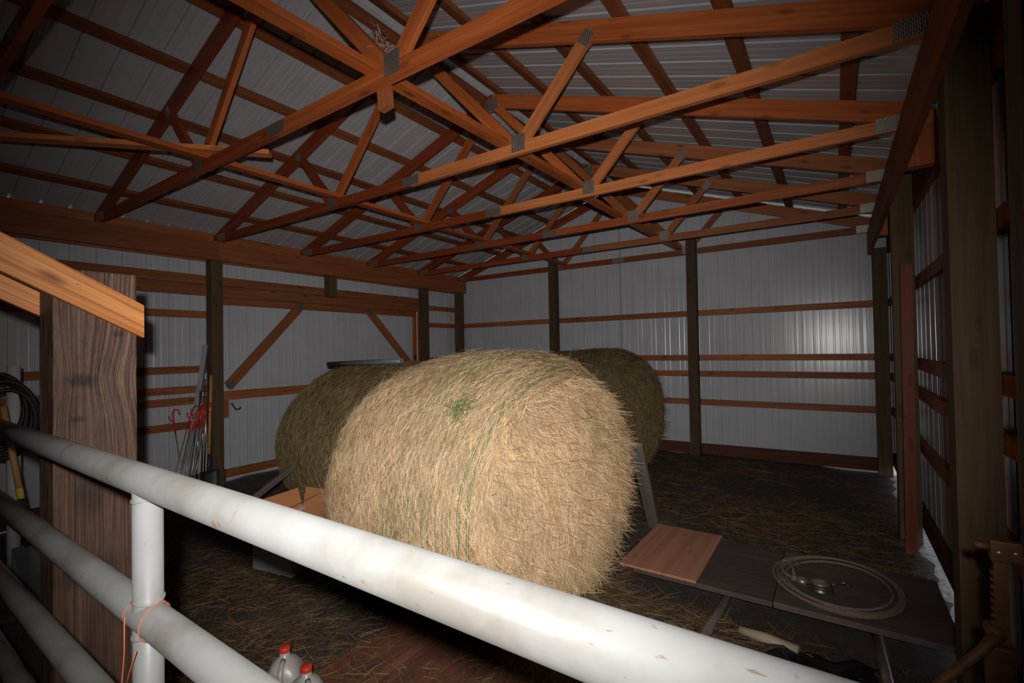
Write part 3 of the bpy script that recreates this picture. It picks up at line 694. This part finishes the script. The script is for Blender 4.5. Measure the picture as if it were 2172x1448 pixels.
# boards standing about
o = loose('leaning_board', (.463, 4.885, 0), (.484, 4.90, 2.30), .072, .036, (1, 0, 0), 'redboard', 'tall red board leaning upright at the right wall', 'board')
o = loose('grey_plank', (-1.43, 4.40, .012), (-1.33, 3.70, .90), .10, .03, (1, .2, 0), 'grey', 'grey weathered plank leaning behind the lit hay bale', 'board')

# reddish floor planks at the bottom of the picture
dk = thing('plank_deck', 'reddish wooden deck of planks under the gate', 'deck', (-1.5, 1.4, 0))
for x0, x1 in ((-2.24, -1.776), (-1.764, -1.564), (-1.552, -1.337), (-1.325, -1.103), (-1.091, -.86)):
    bx('plank', x0, x1, .60, 2.12, .018, .042, 'deck', dk, .003)
for y in (.75, 1.4, 2.05): bx('batten', -2.2, -.9, y, y+.08, -.02, .0175, 'deck', dk)

# milk jugs
def jug(x, y, rz, label):
    t = thing('plastic_jug', label, 'jug', (x, y, 0), 'plastic jugs with red caps'); m4 = T(x, y, .012) @ Matrix.Rotation(rz, 4, 'Z') @ Matrix.Scale(1.07, 4)
    prof = [(.070, 0), (.076, .012), (.076, .13), (.074, .145), (.066, .175), (.050, .200), (.032, .216), (.0205, .224), (.0205, .243)]
    V, Fc = [], []; n = 40
    for r_, z in prof:
        sq = max(0, min(1, (.215-z)/.06))
        for j in range(n):
            a = 2*math.pi*j/n; c, s = math.cos(a), math.sin(a); k = (abs(c)**5+abs(s)**5)**(-1/5); k = 1+(k-1)*sq
            V.append((r_*k*c, r_*k*s, z))
    for i in range(len(prof)-1):
        for j in range(n): Fc.append((i*n+j, i*n+(j+1) % n, (i+1)*n+(j+1) % n, (i+1)*n+j))
    Fc.append(tuple(range(n))[::-1]); Fc.append(tuple(range(len(prof)*n-n, len(prof)*n)))
    place('jug_body', mesh_from(V, Fc, 'jug', True), None, t, m4)
    place('handle', tube([(.028, 0, .216), (.055, 0, .212), (.082, 0, .19), (.088, 0, .15), (.082, 0, .10), (.070, 0, .085)], .0115, 10, 'jug'), None, t, m4)
    place('cap', lathe([(.0225, 0), (.0235, .002), (.0235, .018), (.021, .021), (.003, .021)], 24, 'red'), None, t, m4 @ T(0, 0, .241))
jug(-2.19, 1.26, -.75, 'plastic jug with red cap, the left and taller-standing one'); jug(-1.975, 1.235, -.4, 'plastic jug with red cap, the right one nearer the deck')

# carton with brown flaps
bxo = thing('cardboard_box', 'open white carton with brown flaps left of the lit bale', 'box', (-3.6, 2.25, 0))
rz = .17; mb = T(-3.62, 2.20, 0) @ Matrix.Rotation(rz, 4, 'Z')
def bpart(name, x0, x1, y0, y1, z0, z1, mtl):
    me = box_mesh(x1-x0, y1-y0, z1-z0, mtl); return place(name, me, None, bxo, mb @ T((x0+x1)/2, (y0+y1)/2, (z0+z1)/2))
hw, hd, hh = .21, .24, .34
bpart('side_panel', -hw, hw, -hd, -hd+.005, .012, hh, 'whitebox'); bpart('side_panel', -hw, hw, hd-.005, hd, .012, hh, 'whitebox')
bpart('side_panel', -hw, -hw+.005, -hd+.005, hd-.005, .012, hh, 'whitebox'); bpart('side_panel', hw-.005, hw, -hd+.005, hd-.005, .012, hh, 'whitebox')
bpart('bottom_panel', -hw+.005, hw-.005, -hd+.005, hd-.005, .012, .017, 'card')
for px_, py_, ax_, ang, wv, dv in ((0, -hd, 'X', .55, 2*hw, .17), (0, hd, 'X', -.25, 2*hw, .17), (-hw, 0, 'Y', -.35, .17, 2*hd), (hw, 0, 'Y', .3, .17, 2*hd)):
    if ax_ == 'X': me = box_mesh(wv, .005, dv, 'card'); m4 = mb @ T(px_, py_, hh) @ Matrix.Rotation(ang, 4, 'X') @ T(0, 0, dv/2)
    else: me = box_mesh(.005, dv, wv, 'card'); m4 = mb @ T(px_, py_, hh) @ Matrix.Rotation(ang, 4, 'Y') @ T(0, 0, wv/2)
    place('flap', me, None, bxo, m4)
o = place('coiled_wire', tube([(-3.85+.30*math.cos(a)+.03*math.sin(3*a), 2.40+.16*math.sin(a), .44+.10*math.sin(a+1)) for a in np.linspace(0, 2*math.pi*1.6, 60)], .004, 6, 'wire'), None, None); tag(o, 'loop of reddish wire around the carton flaps', 'wire')
loose('grey_stick', (-4.07, 2.05, .45), (-4.02, 2.42, .67), .05, .02, (0, -.5, 1), 'grey', 'grey stick poking up beside the carton', 'stick')
o = place('grey_pipe', tube([(-4.66, 3.22, 1.548), (-3.95, 3.22, 1.572), (-3.50, 3.23, 1.585)], .027, 16, 'pipe_grey'), None, None); tag(o, 'grey pipe lying on top of the left hay bale', 'pipe')

# ------------------------------------------------------------------ tools by the left wall post
labs = ['step-in fence post with red top, leaning left, apart from the bundle'] + ['step-in fence post with a red loop top in the leaning bundle']*8
rr = random.Random(3)
for i in range(9):
    tx, ty, tz = (-6.42, 2.36, 1.0) if i == 0 else (-6.40+rr.uniform(-.05, .05), 2.54+.020*i+rr.uniform(-.02, .02), 1.02+rr.uniform(-.1, .07))
    bx_, by_ = -6.22+rr.uniform(-.06, .08), (2.42 if i == 0 else 2.20+.032*i+rr.uniform(-.03, .03))
    t = thing('step_in_post', labs[i], 'fence post', (bx_, by_, 0), None if i == 0 else 'bundle of step-in fence posts')
    a_, b_ = Vector((bx_, by_, .0)), Vector((tx, ty, tz)); d = (b_-a_).normalized()
    place('rod', tube([a_, b_-d*.22], .0055, 8, 'alu' if i % 2 else 'steel'), None, t)
    place('foot_step', tube([a_+d*.16, a_+d*.16+Vector((.02, -.06, 0))], .005, 6, 'steel'), None, t)
    s_ = Vector((0, 1, 0)); c_ = b_
    place('red_top', tube([b_-d*.24, b_-d*.05, b_+s_*.0, b_+d*.05+s_*.03, b_+d*.03+s_*.065, b_-d*.02+s_*.07], .0085, 8, 'red'), None, t)
    place('red_hook', tube([b_-d*.1, b_-d*.07-s_*.035, b_-d*.03-s_*.04], .007, 8, 'red'), None, t)
t = thing('flat_bar', 'long grey metal channel leaning on the left wall post', 'metal bar', (-6.36, 2.46, 0))
board('bar_face', (-6.36, 2.44, .0), (-6.47, 2.735, 1.80), .055, .004, (0, 1, 0), 'alu', t)
board('bar_lip', (-6.355, 2.470, .0), (-6.46, 2.765, 1.80), .025, .004, (1, 0, 0), 'darkmetal', t)
t = thing('shovel', 'dark-bladed shovel with wooden shaft beside the left wall post', 'shovel', (-6.38, 2.74, 0))
place('shaft', tube([(-6.40, 2.74, .45), (-6.47, 2.80, 1.42)], .017, 12, 'handle'), None, t)
place('socket', tube([(-6.375, 2.725, .22), (-6.40, 2.74, .46)], [.026, .019], 12, 'darkmetal'), None, t)
V, Fc = [], []
for i in range(7):
    for j in range(7):
        s_, q_ = i/6, (j-3)/3; wv = .115*(1 if s_ > .35 else (.35+.65*s_/.35)**.6); V.append((-6.33-.045*s_+.03*q_*q_, 2.70+q_*wv+.02*s_, .005+.26*s_))
for i in range(6):
    for j in range(6): Fc.append((i*7+j, i*7+j+1, i*7+j+8, i*7+j+7))
me = mesh_from(V, Fc, 'darkmetal', True); o = place('blade', me, None, t); sm = o.modifiers.new('thick', 'SOLIDIFY'); sm.thickness = .004
for i, (x, y, tz) in enumerate(((-6.33, 2.58, 1.25), (-6.36, 2.68, 1.50), (-6.34, 2.64, 1.38))):
    l_ = ['slim bright rod leaning in the tool bundle, the shortest', 'slim bright rod nearest the post in the tool bundle', 'slim bright rod in the middle of the tool bundle'][i]
    o = place('steel_rod', tube([(x+.04, y-.04, 0), (x-.08, y+.07, tz)], .008, 8, 'chrome'), None, None); tag(o, l_, 'rod', 'bright rods by the wall post')

# ------------------------------------------------------------------ things in the dark at far left
o = place('white_post', tube([(-5.2, .86, 0), (-5.2, .86, 1.62)], .040, 20, 'pvc'), None, None); tag(o, 'pale round pipe post standing in the dark at far left', 'post')
t = thing('long_handled_spade', 'tool with wooden handle and yellow label behind the gate at far left', 'spade', (-4.55, .84, 0))
place('handle', tube([(-4.75, .735, 1.35), (-4.62, .80, .72)], .019, 12, 'handle'), None, t)
place('label_band', tube([(-4.635, .7925, .79), (-4.619, .8005, .715)], .0198, 12, 'label'), None, t)
place('socket', tube([(-4.62, .80, .72), (-4.56, .83, .40)], [.021, .026], 12, 'darkmetal'), None, t)
me = mesh_from([(-4.60, .75, .40), (-4.52, .91, .40), (-4.50, .72, .02), (-4.42, .90, .02), (-4.56, .83, .42), (-4.46, .81, .01)], [(0, 2, 5, 4), (4, 5, 3, 1)], 'darkmetal'); o = place('blade', me, None, t); sm = o.modifiers.new('thick', 'SOLIDIFY'); sm.thickness = .005
t = thing('hose_coil', 'dark coiled hose hung on the pale post at far left', 'hose', (-5.1, .8, 1.2))
for i in range(6):
    R_ = .26+.025*math.sin(i*2.1)
    place('hose_loop', tube([(-5.12+.02*i, .74+R_*.62*math.sin(a)+.012*i, 1.30+R_*math.cos(a)-.018*i) for a in np.linspace(0, 2*math.pi, 33)[:-1]], .016, 8, 'hose', closed=True), None, t)

# ------------------------------------------------------------------ farm jack at the right
jk = thing('farm_jack', 'orange painted farm jack standing against the right timber post', 'jack', (.325, 1.68, 0))
y0, y1 = 1.676, 1.690
V, Fc = [], []
rack = bx('rack_bar', .318, .345, y0, y1, .02, 1.16, 'jackpaint', jk, .001)
for k in range(36): bx('rack_tooth', .312, .318, y0+.001, y1-.001, .46+k*.018, .469+k*.018, 'jackpaint', jk)
bx('base_foot', .275, .39, 1.64, 1.73, -.005, .018, 'jackpaint', jk, .003)
bx('top_clamp', .312, .372, y0-.006, y1+.006, 1.125, 1.178, 'jackpaint', jk, .004)
place('clamp_nose', tube([(.314, 1.683, 1.158), (.288, 1.683, 1.158), (.284, 1.683, 1.156)], [.010, .010, .006], 10, 'jackpaint'), None, jk)
place('clamp_bolt', lathe([(.006, 0), (.006, .004), (.003, .006)], 10, 'steel'), None, jk, T(.327, y0-.006, 1.150) @ Matrix.Rotation(math.pi/2, 4, 'X'))
place('clamp_bolt', lathe([(.006, 0), (.006, .004), (.003, .006)], 10, 'steel'), None, jk, T(.357, y0-.006, 1.153) @ Matrix.Rotation(math.pi/2, 4, 'X'))
bx('lift_body', .300, .352, y0-.022, y1+.022, .78, .92, 'jackpaint', jk, .008)
bx('lift_nose', .300, .40, y0-.015, y1+.015, .755, .782, 'jackpaint', jk, .004)
place('pivot', lathe([(.018, -.024), (.018, .024)], 16, 'jackpaint'), None, jk, T(.316, 1.683, .945) @ Matrix.Rotation(math.pi/2, 4, 'X'))
place('jack_handle', tube([(.318, 1.665, .945), (.29, 1.655, .905), (.205, 1.64, .800), (.196, 1.638, .79)], [.014, .012, .011, .011], 12, 'jackpaint'), None, jk)

# ------------------------------------------------------------------ nest of fibres caught at the truss joint
n = 900; th_ = rng.normal(0, 1, (n, 3)); P = np.array([-2.09, 1.80, 3.38])+th_*np.array([.022, .02, .045])
ns = thing('bird_nest', 'shaggy clump of fibres and shiny shreds at the truss joint', 'nest', (-2.09, 1.80, 3.30))
o = place('nest_fibre', stalk_mesh(P[:650], rng.normal(0, 1, (650, 3)), rng.normal(0, 1, (650, 3)), rng.uniform(.02, .05, 650), np.full(650, .004), np.zeros((650, 3)), 'hose'), None, ns); o['kind'] = 'stuff'
o = place('shiny_shred', stalk_mesh(P[650:]+np.array([.02, -.02, -.02]), rng.normal(0, 1, (250, 3)), rng.normal(0, 1, (250, 3)), rng.uniform(.02, .06, 250), np.full(250, .005), np.zeros((250, 3)), 'wire'), None, ns); o['kind'] = 'stuff'
